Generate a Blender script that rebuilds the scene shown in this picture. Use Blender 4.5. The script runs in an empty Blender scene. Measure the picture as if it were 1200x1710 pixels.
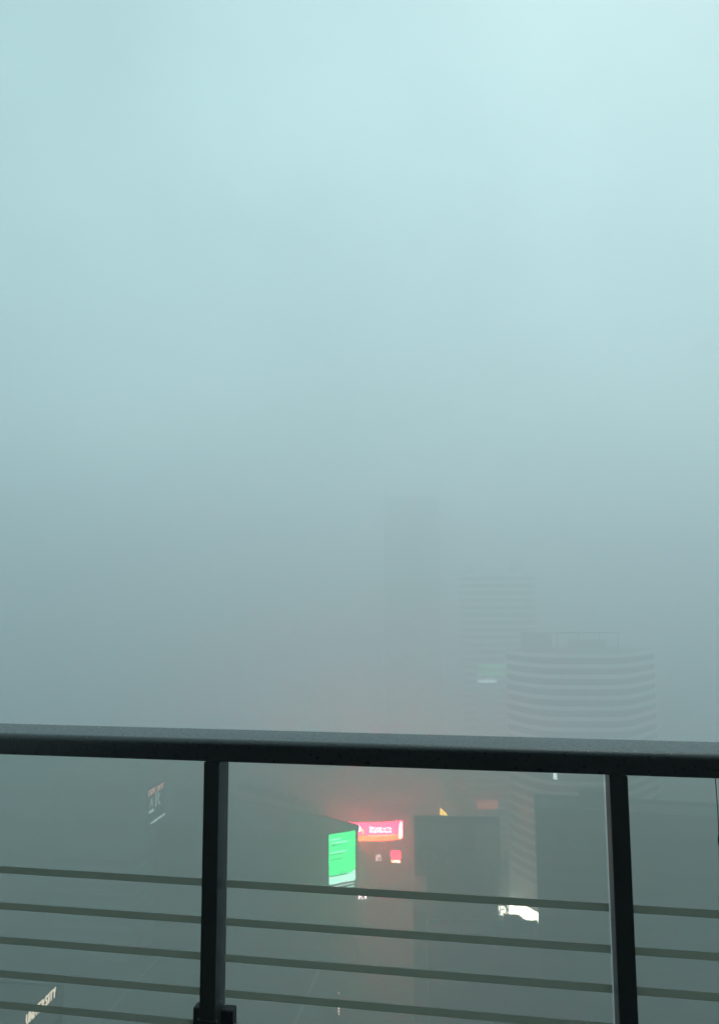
import bpy, bmesh, math, random
from mathutils import Vector, Matrix

random.seed(7)
scn = bpy.context.scene
COL = scn.collection
R = math.radians

# ------------------------------------------------------------------ camera
EYE = 132.0                       # metres above the street
F_PX, W_PX, H_PX = 1255.0, 1200.0, 1710.0
PITCH, ROLL = R(6.6), R(0.25)
GRID = R(9.8)                     # the railing and the street grid are turned this far
cam_data = bpy.data.cameras.new('camera')
cam_data.sensor_fit = 'VERTICAL'
cam_data.sensor_height = 36.0
cam_data.lens = 36.0 * F_PX / H_PX
cam_data.clip_start = 0.05
cam_data.clip_end = 6000.0
cam = bpy.data.objects.new('camera', cam_data)
COL.objects.link(cam)
cam.matrix_world = (Matrix.Translation((0, 0, EYE)) @ Matrix.Rotation(R(90) + PITCH, 4, 'X')
                    @ Matrix.Rotation(-ROLL, 4, 'Z'))
scn.camera = cam

# ------------------------------------------------------------------ world and sun
SUN_EL, SUN_AZ = R(58), R(38)     # behind the cloud, ahead and to one side
world = bpy.data.worlds.new('World')
scn.world = world
world.use_nodes = True
wn, wl = world.node_tree.nodes, world.node_tree.links
wn.clear()
w_out = wn.new('ShaderNodeOutputWorld')
w_bg = wn.new('ShaderNodeBackground')
w_sky = wn.new('ShaderNodeTexSky')
w_sky.sky_type = 'NISHITA'
w_sky.sun_disc = False
w_sky.sun_elevation = SUN_EL
w_sky.sun_rotation = SUN_AZ
w_sky.air_density = 1.0
w_sky.dust_density = 6.0
w_sky.ozone_density = 2.0
w_tc = wn.new('ShaderNodeTexCoord')
w_noise = wn.new('ShaderNodeTexNoise')
w_noise.inputs['Scale'].default_value = 2.6
w_noise.inputs['Detail'].default_value = 4.0
w_noise.inputs['Roughness'].default_value = 0.45
w_ramp = wn.new('ShaderNodeValToRGB')          # storm cloud: two greys with the same cyan cast
w_ramp.color_ramp.elements[0].position = 0.32
w_ramp.color_ramp.elements[0].color = (4.25, 6.75, 6.95, 1)
w_ramp.color_ramp.elements[1].position = 0.72
w_ramp.color_ramp.elements[1].color = (5.8, 8.95, 9.15, 1)
w_mix = wn.new('ShaderNodeMix')
w_mix.data_type = 'RGBA'
w_mix.inputs['Factor'].default_value = 0.9
wl.new(w_tc.outputs['Generated'], w_noise.inputs['Vector'])
wl.new(w_noise.outputs['Fac'], w_ramp.inputs['Fac'])
wl.new(w_sky.outputs['Color'], w_mix.inputs[6])
wl.new(w_ramp.outputs['Color'], w_mix.inputs[7])
wl.new(w_mix.outputs[2], w_bg.inputs['Color'])
w_bg.inputs['Strength'].default_value = 0.10
wl.new(w_bg.outputs['Background'], w_out.inputs['Surface'])

sun_data = bpy.data.lights.new('sun', 'SUN')
sun_data.energy = 0.85
sun_data.angle = R(30)
sun_data.color = (0.80, 1.0, 0.98)
sun = bpy.data.objects.new('sun', sun_data)
COL.objects.link(sun)
s_dir = Vector((math.sin(SUN_AZ) * math.cos(SUN_EL), math.cos(SUN_AZ) * math.cos(SUN_EL), math.sin(SUN_EL)))
sun.rotation_euler = (-s_dir).to_track_quat('-Z', 'Y').to_euler()

# ------------------------------------------------------------------ exposure and render
scn.view_settings.view_transform = 'Standard'
scn.view_settings.look = 'None'
scn.view_settings.gamma = 1.0
scn.view_settings.exposure = 0.0
scn.cycles.max_bounces = 6
scn.cycles.diffuse_bounces = 2
scn.cycles.glossy_bounces = 2
scn.cycles.transmission_bounces = 6
scn.cycles.transparent_max_bounces = 12
scn.cycles.volume_bounces = 3
scn.cycles.use_denoising = True
scn.cycles.sample_clamp_indirect = 4.0
scn.cycles.use_adaptive_sampling = False

HAZE_DENSITY = 0.0076
HAZE_G = 0.62
HAZE_COLOR = (0.935, 0.958, 0.975, 1)


# ------------------------------------------------------------------ helpers
def at(px, py, dist):
    """The place that a pixel of the photograph shows, DIST metres ahead."""
    a, b = (px - W_PX / 2) / F_PX, (H_PX / 2 - py) / F_PX
    cr, sr = math.cos(-ROLL), math.sin(-ROLL)
    a, b = a * cr - b * sr, a * sr + b * cr
    y = math.cos(PITCH) - b * math.sin(PITCH)
    z = math.sin(PITCH) + b * math.cos(PITCH)
    k = dist / y
    return Vector((a * k, dist, EYE + z * k))


def ground_at(px, py, z=0.0):
    p = at(px, py, 100.0)
    k = (EYE - z) / (EYE - p.z)
    return Vector((p.x * k, 100.0 * k, z))


def tag(o, label=None, cat=None, group=None, kind=None):
    if label: o['label'] = label
    if cat: o['category'] = cat
    if group: o['group'] = group
    if kind: o['kind'] = kind
    return o


def empty(name, loc, rz=0.0):
    o = bpy.data.objects.new(name, None)
    COL.objects.link(o)
    o.location = loc
    o.rotation_euler = (0, 0, rz)
    o.empty_display_size = 0.5
    return o


def link_mesh(name, me, mat=None, parent=None, loc=(0, 0, 0), rz=0.0):
    o = bpy.data.objects.new(name, me)
    COL.objects.link(o)
    if mat is not None and not me.materials:
        me.materials.append(mat)
    o.parent = parent
    o.location = loc
    o.rotation_euler = (0, 0, rz)
    return o


class MB:
    def __init__(self):
        self.v, self.f = [], []

    def box(self, x0, x1, y0, y1, z0, z1):
        n = len(self.v)
        self.v += [(x0, y0, z0), (x1, y0, z0), (x1, y1, z0), (x0, y1, z0),
                   (x0, y0, z1), (x1, y0, z1), (x1, y1, z1), (x0, y1, z1)]
        self.f += [tuple(n + i for i in q) for q in
                   ((0, 3, 2, 1), (4, 5, 6, 7), (0, 1, 5, 4), (1, 2, 6, 5), (2, 3, 7, 6), (3, 0, 4, 7))]
        return self

    def prism(self, poly, z0, z1):
        n, m = len(self.v), len(poly)
        self.v += [(p[0], p[1], z0) for p in poly] + [(p[0], p[1], z1) for p in poly]
        self.f.append(tuple(n + i for i in reversed(range(m))))
        self.f.append(tuple(n + m + i for i in range(m)))
        for i in range(m):
            j = (i + 1) % m
            self.f.append((n + i, n + j, n + m + j, n + m + i))
        return self

    def ring(self, outer, inner, z0, z1):
        """A closed band between two outlines with the same number of corners."""
        n, m = len(self.v), len(outer)
        for z in (z0, z1):
            self.v += [(p[0], p[1], z) for p in outer]
            self.v += [(p[0], p[1], z) for p in inner]
        for i in range(m):
            j = (i + 1) % m
            o0, i0, o1, i1 = n, n + m, n + 2 * m, n + 3 * m
            self.f += [(o0 + i, o0 + j, o1 + j, o1 + i), (i0 + j, i0 + i, i1 + i, i1 + j),
                       (o1 + i, o1 + j, i1 + j, i1 + i), (o0 + j, o0 + i, i0 + i, i0 + j)]
        return self

    def outline_xz(self, poly, y0, y1):
        """An outline in the x-z plane given the thickness y0..y1 (counter-clockwise seen from -y)."""
        n, m = len(self.v), len(poly)
        self.v += [(p[0], y0, p[1]) for p in poly] + [(p[0], y1, p[1]) for p in poly]
        self.f.append(tuple(n + i for i in range(m)))
        self.f.append(tuple(n + m + i for i in reversed(range(m))))
        for i in range(m):
            j = (i + 1) % m
            self.f.append((n + j, n + i, n + m + i, n + m + j))
        return self

    def bar(self, p, q, r0, r1=None, seg=6):
        r1 = r0 if r1 is None else r1
        p, q = Vector(p), Vector(q)
        d = (q - p).normalized()
        a = d.orthogonal().normalized()
        b = d.cross(a)
        n = len(self.v)
        for c, r in ((p, r0), (q, r1)):
            for i in range(seg):
                t = 2 * math.pi * i / seg
                self.v.append(tuple(c + a * (r * math.cos(t)) + b * (r * math.sin(t))))
        for i in range(seg):
            j = (i + 1) % seg
            self.f.append((n + i, n + j, n + seg + j, n + seg + i))
        self.f.append(tuple(n + i for i in reversed(range(seg))))
        self.f.append(tuple(n + seg + i for i in range(seg)))
        return self

    def mesh(self, name, bevel=0.0, seg=2):
        me = bpy.data.meshes.new(name)
        me.from_pydata(self.v, [], self.f)
        if bevel:
            bm = bmesh.new()
            bm.from_mesh(me)
            bmesh.ops.bevel(bm, geom=list(bm.edges), offset=bevel, segments=seg, affect='EDGES', profile=0.5)
            bm.to_mesh(me)
            bm.free()
            for p in me.polygons:
                p.use_smooth = False
        me.update()
        return me

    def build(self, name, mat, parent=None, bevel=0.0, loc=(0, 0, 0), rz=0.0, seg=2):
        return link_mesh(name, self.mesh(name, bevel, seg), mat, parent, loc, rz)


# ------------------------------------------------------------------ materials
def material(name, color, rough=0.8, vary=0.25, scale=0.4, metallic=0.0, bump=0.0, bump_scale=20.0,
             rough_vary=0.0, coat=0.0, streak=False, specular=0.5):
    m = bpy.data.materials.new(name)
    m.use_nodes = True
    nt = m.node_tree
    bs = nt.nodes['Principled BSDF']
    tc = nt.nodes.new('ShaderNodeTexCoord')
    vec = tc.outputs['Object']
    if streak:
        mp = nt.nodes.new('ShaderNodeMapping')
        mp.inputs['Scale'].default_value = (1, 1, 0.12)
        nt.links.new(vec, mp.inputs['Vector'])
        vec = mp.outputs['Vector']
    no = nt.nodes.new('ShaderNodeTexNoise')
    no.inputs['Scale'].default_value = scale
    no.inputs['Detail'].default_value = 6.0
    no.inputs['Roughness'].default_value = 0.6
    nt.links.new(vec, no.inputs['Vector'])
    rp = nt.nodes.new('ShaderNodeValToRGB')
    rp.color_ramp.elements[0].position = 0.3
    rp.color_ramp.elements[1].position = 0.7
    rp.color_ramp.elements[0].color = tuple(c * (1 - vary) for c in color) + (1,)
    rp.color_ramp.elements[1].color = tuple(min(1, c * (1 + vary)) for c in color) + (1,)
    nt.links.new(no.outputs['Fac'], rp.inputs['Fac'])
    nt.links.new(rp.outputs['Color'], bs.inputs['Base Color'])
    bs.inputs['Roughness'].default_value = rough
    bs.inputs['Metallic'].default_value = metallic
    bs.inputs['Coat Weight'].default_value = coat
    bs.inputs['Specular IOR Level'].default_value = specular
    if rough_vary:
        mr = nt.nodes.new('ShaderNodeMapRange')
        mr.inputs['To Min'].default_value = max(0.03, rough - rough_vary)
        mr.inputs['To Max'].default_value = min(1.0, rough + rough_vary)
        nt.links.new(no.outputs['Fac'], mr.inputs['Value'])
        nt.links.new(mr.outputs['Result'], bs.inputs['Roughness'])
    if bump:
        n2 = nt.nodes.new('ShaderNodeTexNoise')
        n2.inputs['Scale'].default_value = bump_scale
        n2.inputs['Detail'].default_value = 3.0
        nt.links.new(tc.outputs['Object'], n2.inputs['Vector'])
        bp = nt.nodes.new('ShaderNodeBump')
        bp.inputs['Strength'].default_value = bump
        bp.inputs['Distance'].default_value = 0.01
        nt.links.new(n2.outputs['Fac'], bp.inputs['Height'])
        nt.links.new(bp.outputs['Normal'], bs.inputs['Normal'])
    return m


def glow(name, color, strength, mottled=0.12, scale=3.0):
    m = bpy.data.materials.new(name)
    m.use_nodes = True
    nt = m.node_tree
    nt.nodes.clear()
    out = nt.nodes.new('ShaderNodeOutputMaterial')
    em = nt.nodes.new('ShaderNodeEmission')
    tc = nt.nodes.new('ShaderNodeTexCoord')
    no = nt.nodes.new('ShaderNodeTexNoise')
    no.inputs['Scale'].default_value = scale
    nt.links.new(tc.outputs['Object'], no.inputs['Vector'])
    mr = nt.nodes.new('ShaderNodeMapRange')
    mr.inputs['To Min'].default_value = strength * (1 - mottled)
    mr.inputs['To Max'].default_value = strength * (1 + mottled)
    nt.links.new(no.outputs['Fac'], mr.inputs['Value'])
    em.inputs['Color'].default_value = tuple(color) + (1,)
    nt.links.new(mr.outputs['Result'], em.inputs['Strength'])
    nt.links.new(em.outputs['Emission'], out.inputs['Surface'])
    return m


M = {}
M['asphalt'] = material('wet_asphalt', (0.035, 0.04, 0.038), 0.6, 0.4, 0.05, rough_vary=0.2, bump=0.1, bump_scale=2)
M['ground'] = material('city_ground', (0.05, 0.06, 0.052), 0.8, 0.4, 0.03, rough_vary=0.2)
M['paint'] = material('road_paint', (0.7, 0.7, 0.66), 0.6, 0.2, 0.5)
M['pavement'] = material('pavement_concrete', (0.14, 0.15, 0.14), 0.6, 0.25, 0.3)
M['white_band'] = material('pale_spandrel', (0.88, 0.89, 0.87), 0.6, 0.06, 0.15, streak=True)
M['ribbon_glass'] = material('dark_ribbon_glass', (0.03, 0.04, 0.04), 0.2, 0.4, 0.25)
M['tower_glass'] = material('tower_glass', (0.07, 0.08, 0.08), 0.25, 0.4, 0.25)
M['concrete'] = material('weathered_concrete', (0.26, 0.27, 0.26), 0.85, 0.25, 0.2, streak=True)
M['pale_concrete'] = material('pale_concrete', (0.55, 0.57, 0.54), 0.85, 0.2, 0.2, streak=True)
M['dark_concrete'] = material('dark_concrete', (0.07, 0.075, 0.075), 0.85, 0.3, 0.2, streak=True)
M['mid_concrete'] = material('mid_concrete', (0.14, 0.145, 0.14), 0.85, 0.3, 0.2, streak=True)
M['roof_felt'] = material('roof_felt', (0.09, 0.095, 0.09), 0.7, 0.35, 0.15, rough_vary=0.2)
M['roof_dark'] = material('roof_membrane', (0.05, 0.058, 0.054), 0.6, 0.35, 0.15, rough_vary=0.2)
M['steel'] = material('galvanised_steel', (0.22, 0.23, 0.23), 0.5, 0.2, 2.0, metallic=0.6)
M['dark_steel'] = material('dark_steel', (0.03, 0.033, 0.035), 0.5, 0.3, 2.0)
M['vinyl'] = material('billboard_vinyl', (0.20, 0.215, 0.21), 0.7, 0.15, 0.12)
M['vinyl_dark'] = material('billboard_print', (0.03, 0.033, 0.035), 0.7, 0.15, 0.12)
M['vinyl_pale'] = material('billboard_print_pale', (0.32, 0.35, 0.34), 0.7, 0.15, 0.12)
M['bark'] = material('bark', (0.06, 0.045, 0.03), 0.9, 0.4, 3.0)
M['leaf'] = material('leaf', (0.045, 0.075, 0.035), 0.6, 0.5, 0.5)
M['rail'] = material('black_railing_paint', (0.018, 0.022, 0.024), 0.32, 0.25, 60.0, bump=0.2, bump_scale=260.0, rough_vary=0.2, specular=0.55)
M['post'] = material('black_post_paint', (0.02, 0.024, 0.026), 0.45, 0.3, 12.0, bump=0.1, bump_scale=90.0, rough_vary=0.1)
M['rubber'] = material('black_rubber', (0.012, 0.012, 0.012), 0.7, 0.2, 30.0)
M['plaster'] = material('room_plaster', (0.16, 0.155, 0.14), 0.9, 0.1, 2.0)
M['floor_tile'] = material('floor_tile', (0.08, 0.075, 0.07), 0.6, 0.2, 3.0)
M['car_paint'] = material('car_paint', (0.03, 0.033, 0.04), 0.3, 0.1, 2.0, coat=0.5)
M['car_paint_silver'] = material('car_paint_silver', (0.3, 0.31, 0.32), 0.35, 0.1, 2.0, metallic=0.4, coat=0.5)
M['car_glass'] = material('car_glass', (0.01, 0.012, 0.012), 0.1, 0.1, 2.0)

# printed stripes on the glass: a dim ceramic print that lets some daylight through
m = bpy.data.materials.new('ceramic_print')
m.use_nodes = True
nt = m.node_tree
nt.nodes.clear()
o_ = nt.nodes.new('ShaderNodeOutputMaterial')
mx = nt.nodes.new('ShaderNodeMixShader')
df = nt.nodes.new('ShaderNodeBsdfDiffuse')
tl = nt.nodes.new('ShaderNodeBsdfTranslucent')
nz = nt.nodes.new('ShaderNodeTexNoise')
nz.inputs['Scale'].default_value = 40
rp = nt.nodes.new('ShaderNodeValToRGB')
rp.color_ramp.elements[0].color = (0.50, 0.51, 0.47, 1)
rp.color_ramp.elements[1].color = (0.58, 0.59, 0.55, 1)
nt.links.new(nz.outputs['Fac'], rp.inputs['Fac'])
nt.links.new(rp.outputs['Color'], tl.inputs['Color'])
df.inputs['Color'].default_value = (0.06, 0.075, 0.06, 1)
mx.inputs['Fac'].default_value = 0.8
nt.links.new(df.outputs[0], mx.inputs[1])
nt.links.new(tl.outputs[0], mx.inputs[2])
nt.links.new(mx.outputs[0], o_.inputs['Surface'])
M['print'] = m

# clear balustrade glass
m = bpy.data.materials.new('balustrade_glass')
m.use_nodes = True
nt = m.node_tree
nt.nodes.clear()
o_ = nt.nodes.new('ShaderNodeOutputMaterial')
tr = nt.nodes.new('ShaderNodeBsdfTransparent')
tr.inputs['Color'].default_value = (0.915, 0.928, 0.913, 1)
nt.links.new(tr.outputs[0], o_.inputs['Surface'])
M['glass'] = m

E = {}
E['green'] = glow('screen_green', (0.0, 1.0, 0.25), 11.0, 0.05)
E['green_white'] = glow('screen_mint_white', (0.55, 1.0, 0.85), 10.0, 0.1)
E['green_dark'] = glow('screen_dim_green', (0.05, 0.62, 0.16), 6.0, 0.1)
E['strip_white'] = glow('sign_white', (0.8, 1.0, 0.95), 7.0, 0.1)
E['pink'] = glow('screen_red', (1.0, 0.011, 0.05), 120.0, 0.05)
E['orange'] = glow('screen_orange', (1.0, 0.09, 0.02), 60.0, 0.1)
E['screen_white'] = glow('screen_white', (1.0, 0.86, 0.92), 40.0, 0.1)
E['screen_mauve'] = glow('screen_mauve', (0.9, 0.5, 1.0), 30.0, 0.2)
E['peach'] = glow('screen_peach', (1.0, 0.42, 0.22), 24.0, 0.1)
E['red_sign'] = glow('lightbox_red', (1.0, 0.015, 0.06), 50.0, 0.1)
E['pink_white'] = glow('lightbox_pink_white', (1.0, 0.82, 0.84), 9.0, 0.2)
E['lobby'] = glow('lobby_light', (1.0, 0.96, 0.80), 32.0, 0.12, 0.5)
E['amber'] = glow('sign_amber', (1.0, 0.55, 0.06), 16.0, 0.15, 0.6)
E['dim_red'] = glow('sign_dim_red', (1.0, 0.12, 0.08), 4.0, 0.1)
E['dim_green'] = glow('sign_dim_green', (0.25, 1.0, 0.45), 1.5, 0.1)
E['dim_white'] = glow('sign_dim_white', (0.8, 1.0, 1.0), 3.0, 0.1)
E['letters'] = glow('letter_warm_white', (1.0, 0.84, 0.66), 3.0, 0.3, 0.6)
E['letters_red'] = glow('letter_red_white', (1.0, 0.40, 0.36), 4.2, 0.3, 0.4)
E['faint_white'] = glow('letter_faint_white', (0.8, 1.0, 0.95), 1.7, 0.2, 0.3)
E['lamp'] = glow('lamp_white', (1.0, 0.95, 0.85), 60.0, 0.05)
E['tail'] = glow('tail_lamp', (1.0, 0.05, 0.03), 45.0, 0.05)
E['small_lamp'] = glow('small_lamp', (1.0, 0.75, 0.65), 7.0, 0.1)

GX = Vector((math.cos(GRID), -math.sin(GRID), 0))     # along the railing
GY = Vector((math.sin(GRID), math.cos(GRID), 0))      # out from the railing, along the street

# ------------------------------------------------------------------ the setting: ground and streets
tag(MB().box(-1150, 1150, -1150, 1150, -0.6, 0.0).build('ground', M['ground']), kind='structure')


def strip(name, mat, s0, s1, n0, n1, z, parent=None):
    """A sheet on the ground, in street-grid coordinates."""
    me = bpy.data.meshes.new(name)
    pts = [GX * a + GY * b for a, b in ((s0, n0), (s1, n0), (s1, n1), (s0, n1))]
    me.from_pydata([(p.x, p.y, z) for p in pts], [], [(0, 1, 2, 3)])
    return link_mesh(name, me, mat, parent)


avenue = tag(strip('road', M['asphalt'], -126, -62, -100, 900, 0.004), kind='structure')
for s in (-124.6, -63.6):
    strip('edge_line', M['paint'], s - 0.6, s + 0.6, 100, 600, 0.008, avenue)
for s in (-108.0, -94.0, -79.0):
    for k in range(26):
        strip('lane_dash', M['paint'], s - 0.12, s + 0.12, 170 + k * 12, 174 + k * 12, 0.008, avenue)
cross = tag(strip('road', M['asphalt'], -60, 300, 270, 284, 0.012), kind='structure')
strip('edge_line', M['paint'], -40, 160, 282.2, 283.4, 0.016, cross)
strip('edge_line', M['paint'], -40, 160, 270.6, 271.0, 0.016, cross)
pv = MB()
for s0, s1, n0, n1 in ((-132, -126.2, 100, 700), (-61.8, -56, 100, 269.5)):
    c = [GX * a + GY * b for a, b in ((s0, n0), (s1, n0), (s1, n1), (s0, n1))]
    b_ = MB().prism([(p.x, p.y) for p in c], 0.0, 0.13)
    tag(b_.build('pavement', M['pavement']), kind='structure')

# ------------------------------------------------------------------ the setting: the room the photograph is taken from
FLOOR = EYE - 1.53
for nm, bx, mt in (('floor', (-4.2, 3.6, -3.2, 2.42, -0.25, 0.0), 'floor_tile'),
                   ('ceiling', (-4.2, 3.6, -3.2, 1.05, 2.62, 2.9), 'plaster'),
                   ('wall_back', (-4.2, 3.6, -3.4, -3.202, -0.25, 2.9), 'plaster'),
                   ('wall_left', (-4.4, -4.202, -3.2, 1.05, -0.25, 2.9), 'plaster'),
                   ('wall_right', (3.602, 3.8, -3.2, 1.05, -0.25, 2.9), 'plaster')):
    o = MB().box(*bx).build(nm, M[mt], None, loc=(0, 0, FLOOR), rz=-GRID)
    tag(o, kind='structure')
o = MB().box(-14, 14, -18, 1.6, -FLOOR + 0.02, -0.3).build('wall_tower', M['mid_concrete'], None, loc=(0, 0, FLOOR), rz=-GRID)
tag(o, kind='structure')

# ------------------------------------------------------------------ balcony railing
rail = empty('balcony_railing', (GY.x * 2.2, GY.y * 2.2, FLOOR), -GRID)
tag(rail, 'black metal balcony railing with glass panels crossing the whole view', 'railing')
TOP = 1.53 - 0.416                                   # 1.114 m above the balcony floor


def handrail():
    x0, x1 = -3.4, 3.0
    prof = []
    d, h, r1, r2 = 0.185, 0.064, 0.020, 0.006
    for cx, cz, a0, a1, rr in ((r1, -r1, 180, 90, r1), (d - r2, -r2, 90, 0, r2), (d - r2, -h + r2, 0, -90, r2), (r2, -h + r2, -90, -180, r2)):
        for i in range(7):
            a = R(a0 + (a1 - a0) * i / 6)
            prof.append((cx + rr * math.cos(a), TOP + cz + rr * math.sin(a)))
    v, f, n = [], [], len(prof)
    for x in (x0, x1):
        v += [(x, p[0], p[1]) for p in prof]
    for i in range(n):
        j = (i + 1) % n
        f.append((i, n + i, n + j, j))
    f.append(tuple(range(n)))
    f.append(tuple(reversed(range(n, 2 * n))))
    me = bpy.data.meshes.new('handrail')
    me.from_pydata(v, [], f)
    for p in me.polygons:
        p.use_smooth = len(p.vertices) == 4
    return link_mesh('handrail', me, M['rail'], rail)


handrail()
POSTS = (-1.995, -0.832, 0.331, 1.494)
post_me = MB().box(-0.0240, 0.0240, 0.004, 0.092, 0.0, TOP - 0.066).mesh('post', 0.003)
post_me.materials.append(M['post'])
clamp_me = MB().box(-0.031, 0.031, 0.0, 0.016, 0, 0.16).box(0.026, 0.062, 0.052, 0.088, 0, 0.165).box(-0.062, -0.026, 0.052, 0.088, 0, 0.165).mesh('glass_clamp', 0.004)
clamp_me.materials.append(M['rubber'])
for x in POSTS:
    link_mesh('post', post_me, None, rail, (x, 0, 0))
    link_mesh('glass_clamp', clamp_me, None, rail, (x, 0.0, 1.53 - 1.196 - 0.165))
STRIPES = (-0.8345, -0.9425, -1.0440, -1.1425, -1.2325, -1.317, -1.396)
for a, b in zip(POSTS[:-1], POSTS[1:]):
    g = MB().box(0, b - a - 0.062, -0.005, 0.005, 0.06, TOP - 0.07).build('glass_panel', M['glass'], rail, loc=(a + 0.031, 0.066, 0))
    MB().box(0.002, b - a - 0.064, -0.0022, 0.0018, 0.062, TOP - 0.072).build('inner_ply', M['glass'], g)
    sm = MB().box(0.001, b - a - 0.063, -0.0078, -0.0062, -0.0205, 0).mesh('stripe')
    sm.materials.append(M['print'])
    for z in STRIPES:
        link_mesh('stripe', sm, None, g, (0, 0, 1.53 + z))

# thin wire hanging outside the rail
wp = at(1193, 1300, 2.42)
wb = at(1199.3, 1502, 2.42)
wire = empty('hanging_wire', (wp.x, wp.y, FLOOR))
tag(wire, 'thin dark wire with a small knot hanging under the handrail by the edge', 'wire')
h0, h1 = wp.z + 0.02 - FLOOR, wb.z - FLOOR
wm = MB()
for i in range(10):
    t0, t1 = i / 10, (i + 1) / 10
    f_ = lambda t: (0.0025 * math.sin(t * 5), 0.0, h0 + (h1 - h0) * t)
    wm.bar(f_(t0), f_(t1), 0.0014, 0.0014)
wm.build('cord', M['rubber'], wire)
kz = at(1196, 1402, 2.42).z - FLOOR
MB().bar((0.001, 0, kz - 0.016), (0.001, 0, kz), 0.0032, 0.0038, 8).bar((0.001, 0, kz), (0.001, 0, kz + 0.014), 0.0038, 0.0016, 8).build('knot', M['rubber'], wire)
MB().bar((-0.001, 0, h1 + 0.004), (0.003, 0, h1 - 0.012), 0.010, 0.004, 8).bar((0.003, 0, h1 - 0.012), (0.006, 0, h1 - 0.03), 0.004, 0.0015, 8).build('hook', M['rubber'], wire)


# ------------------------------------------------------------------ buildings
def rect(w, d, inset=0.0):
    return [(-w / 2 + inset, inset), (w / 2 - inset, inset), (w / 2 - inset, d - inset), (-w / 2 + inset, d - inset)]


def block(name, label, cat, px0, px1, dist, height, depth, wall='mid_concrete', roof='roof_felt', floor_h=4.0,
          band='ribbon_glass', bands=True, yaw=-GRID, plant=2, group=None, base_y=1500, first=4.5, seed=1):
    """A building whose near wall spans the pixel columns px0..px1 at DIST metres."""
    rnd = random.Random(seed)
    a, b = at(px0, base_y, dist), at(px1, base_y, dist)
    w = b.x - a.x
    root = empty(name, ((a.x + b.x) / 2, dist, 0), yaw)
    tag(root, label, cat, group)
    MB().prism(rect(w, depth), 0, height).build('wall', M[wall], root)
    MB().prism(rect(w, depth, 0.5), height + 0.01, height + 0.12).build('roof', M[roof], root)
    MB().ring(rect(w, depth, -0.25), rect(w, depth, 0.4), height - 0.6, height + 1.1).build('parapet', M[wall], root)
    if bands:
        bm_ = MB()
        bm_.ring(rect(w, depth, -0.09), rect(w, depth, 0.2), 0, floor_h * 0.5)
        me = bm_.mesh('window_band')
        me.materials.append(M[band])
        mu = MB()
        k = int(w / 3.2)
        for i in range(1, k):
            x = -w / 2 + w * i / k
            mu.box(x - 0.14, x + 0.14, -0.2, 0.0, 0, floor_h * 0.5)
        mm = mu.mesh('mullion_row') if k > 1 else None
        if mm: mm.materials.append(M[wall])
        z = first
        while z + floor_h * 0.5 < height - 1.5:
            o = link_mesh('window_band', me, None, root, (0, 0, z))
            if mm: tag(link_mesh('mullion', mm, None, o), kind='stuff')
            z += floor_h
    for i in range(plant):
        pw, pd, ph = rnd.uniform(0.14, 0.26) * w, rnd.uniform(0.2, 0.35) * depth, rnd.uniform(2.2, 4.2)
        x = -w / 2 + w * (0.2 + 0.55 * i / max(1, plant - 1 or 1))
        y = depth * rnd.uniform(0.35, 0.6)
        MB().box(x, x + pw, y, y + pd, height + 0.1, height + ph).box(x - 0.2, x + pw + 0.2, y - 0.2, y + pd + 0.2, height + ph + 0.001, height + ph + 0.25).build('plant_room', M[wall], root)
    return root


# --- the tower with pale bands
def rounded(poly, cut, seg=5):
    out, n = [], len(poly)
    for i in range(n):
        p, a, b = Vector(poly[i]), Vector(poly[i - 1]), Vector(poly[(i + 1) % n])
        s, e = p + (a - p).normalized() * cut, p + (b - p).normalized() * cut
        for k in range(seg + 1):
            t = k / seg
            out.append(tuple(s * (1 - t) ** 2 + p * (2 * t * (1 - t)) + e * t * t))
    return out


def grown(poly, d):
    c = Vector((sum(p[0] for p in poly) / len(poly), sum(p[1] for p in poly) / len(poly)))
    out = []
    for p in poly:
        q = Vector(p) - c
        out.append(tuple(c + q * (1 + d / q.length)))
    return out


def top_z(px, py, d):
    return at(px, py, d).z


T0 = Vector((95, 326))
hexa = [(59.6, 326.5), (71.0, 301), (103, 299), (127.5, 326), (117.5, 352), (88, 354)]
hexa = rounded([(p[0] - T0.x, p[1] - T0.y) for p in hexa], 9.0)
tower = empty('office_tower', (T0.x, T0.y, 0))
tag(tower, 'tall office tower ringed with pale floor bands, roof just above the handrail', 'tower')
TT = top_z(980, 1091, 300)
FH = 4.05
nfl = int((TT - 16) / FH)
MB().prism(hexa, 11.0, TT - 0.3).build('glass_core', M['tower_glass'], tower)
sp = MB().ring(grown(hexa, 0.55), grown(hexa, -0.3), 0, 1.55).mesh('spandrel')
sp.materials.append(M['white_band'])
pier = None
for k in range(nfl):
    link_mesh('spandrel', sp, None, tower, (0, 0, TT - 1.7 - k * FH))
MB().prism(grown(hexa, -1.2), TT - 0.29, TT - 0.1).build('roof', M['roof_felt'], tower)
MB().box(-25, -14, -4, 8, TT, TT + 6.5).box(-25.4, -13.6, -4.4, 8.4, TT + 6.501, TT + 7).build('plant_room', M['mid_concrete'], tower)
MB().box(-2, 12, 6, 16, TT, TT + 3.4).build('plant_room', M['concrete'], tower)
bmu = MB()
bmu.box(-12, 16, -1.0, -0.4, TT + 6.6, TT + 7.2)
for x in (-11, -2, 7, 15):
    bmu.box(x - 0.2, x + 0.2, -0.9, -0.5, TT, TT + 6.6)
bmu.build('roof_gantry', M['dark_steel'], tower)
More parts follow.
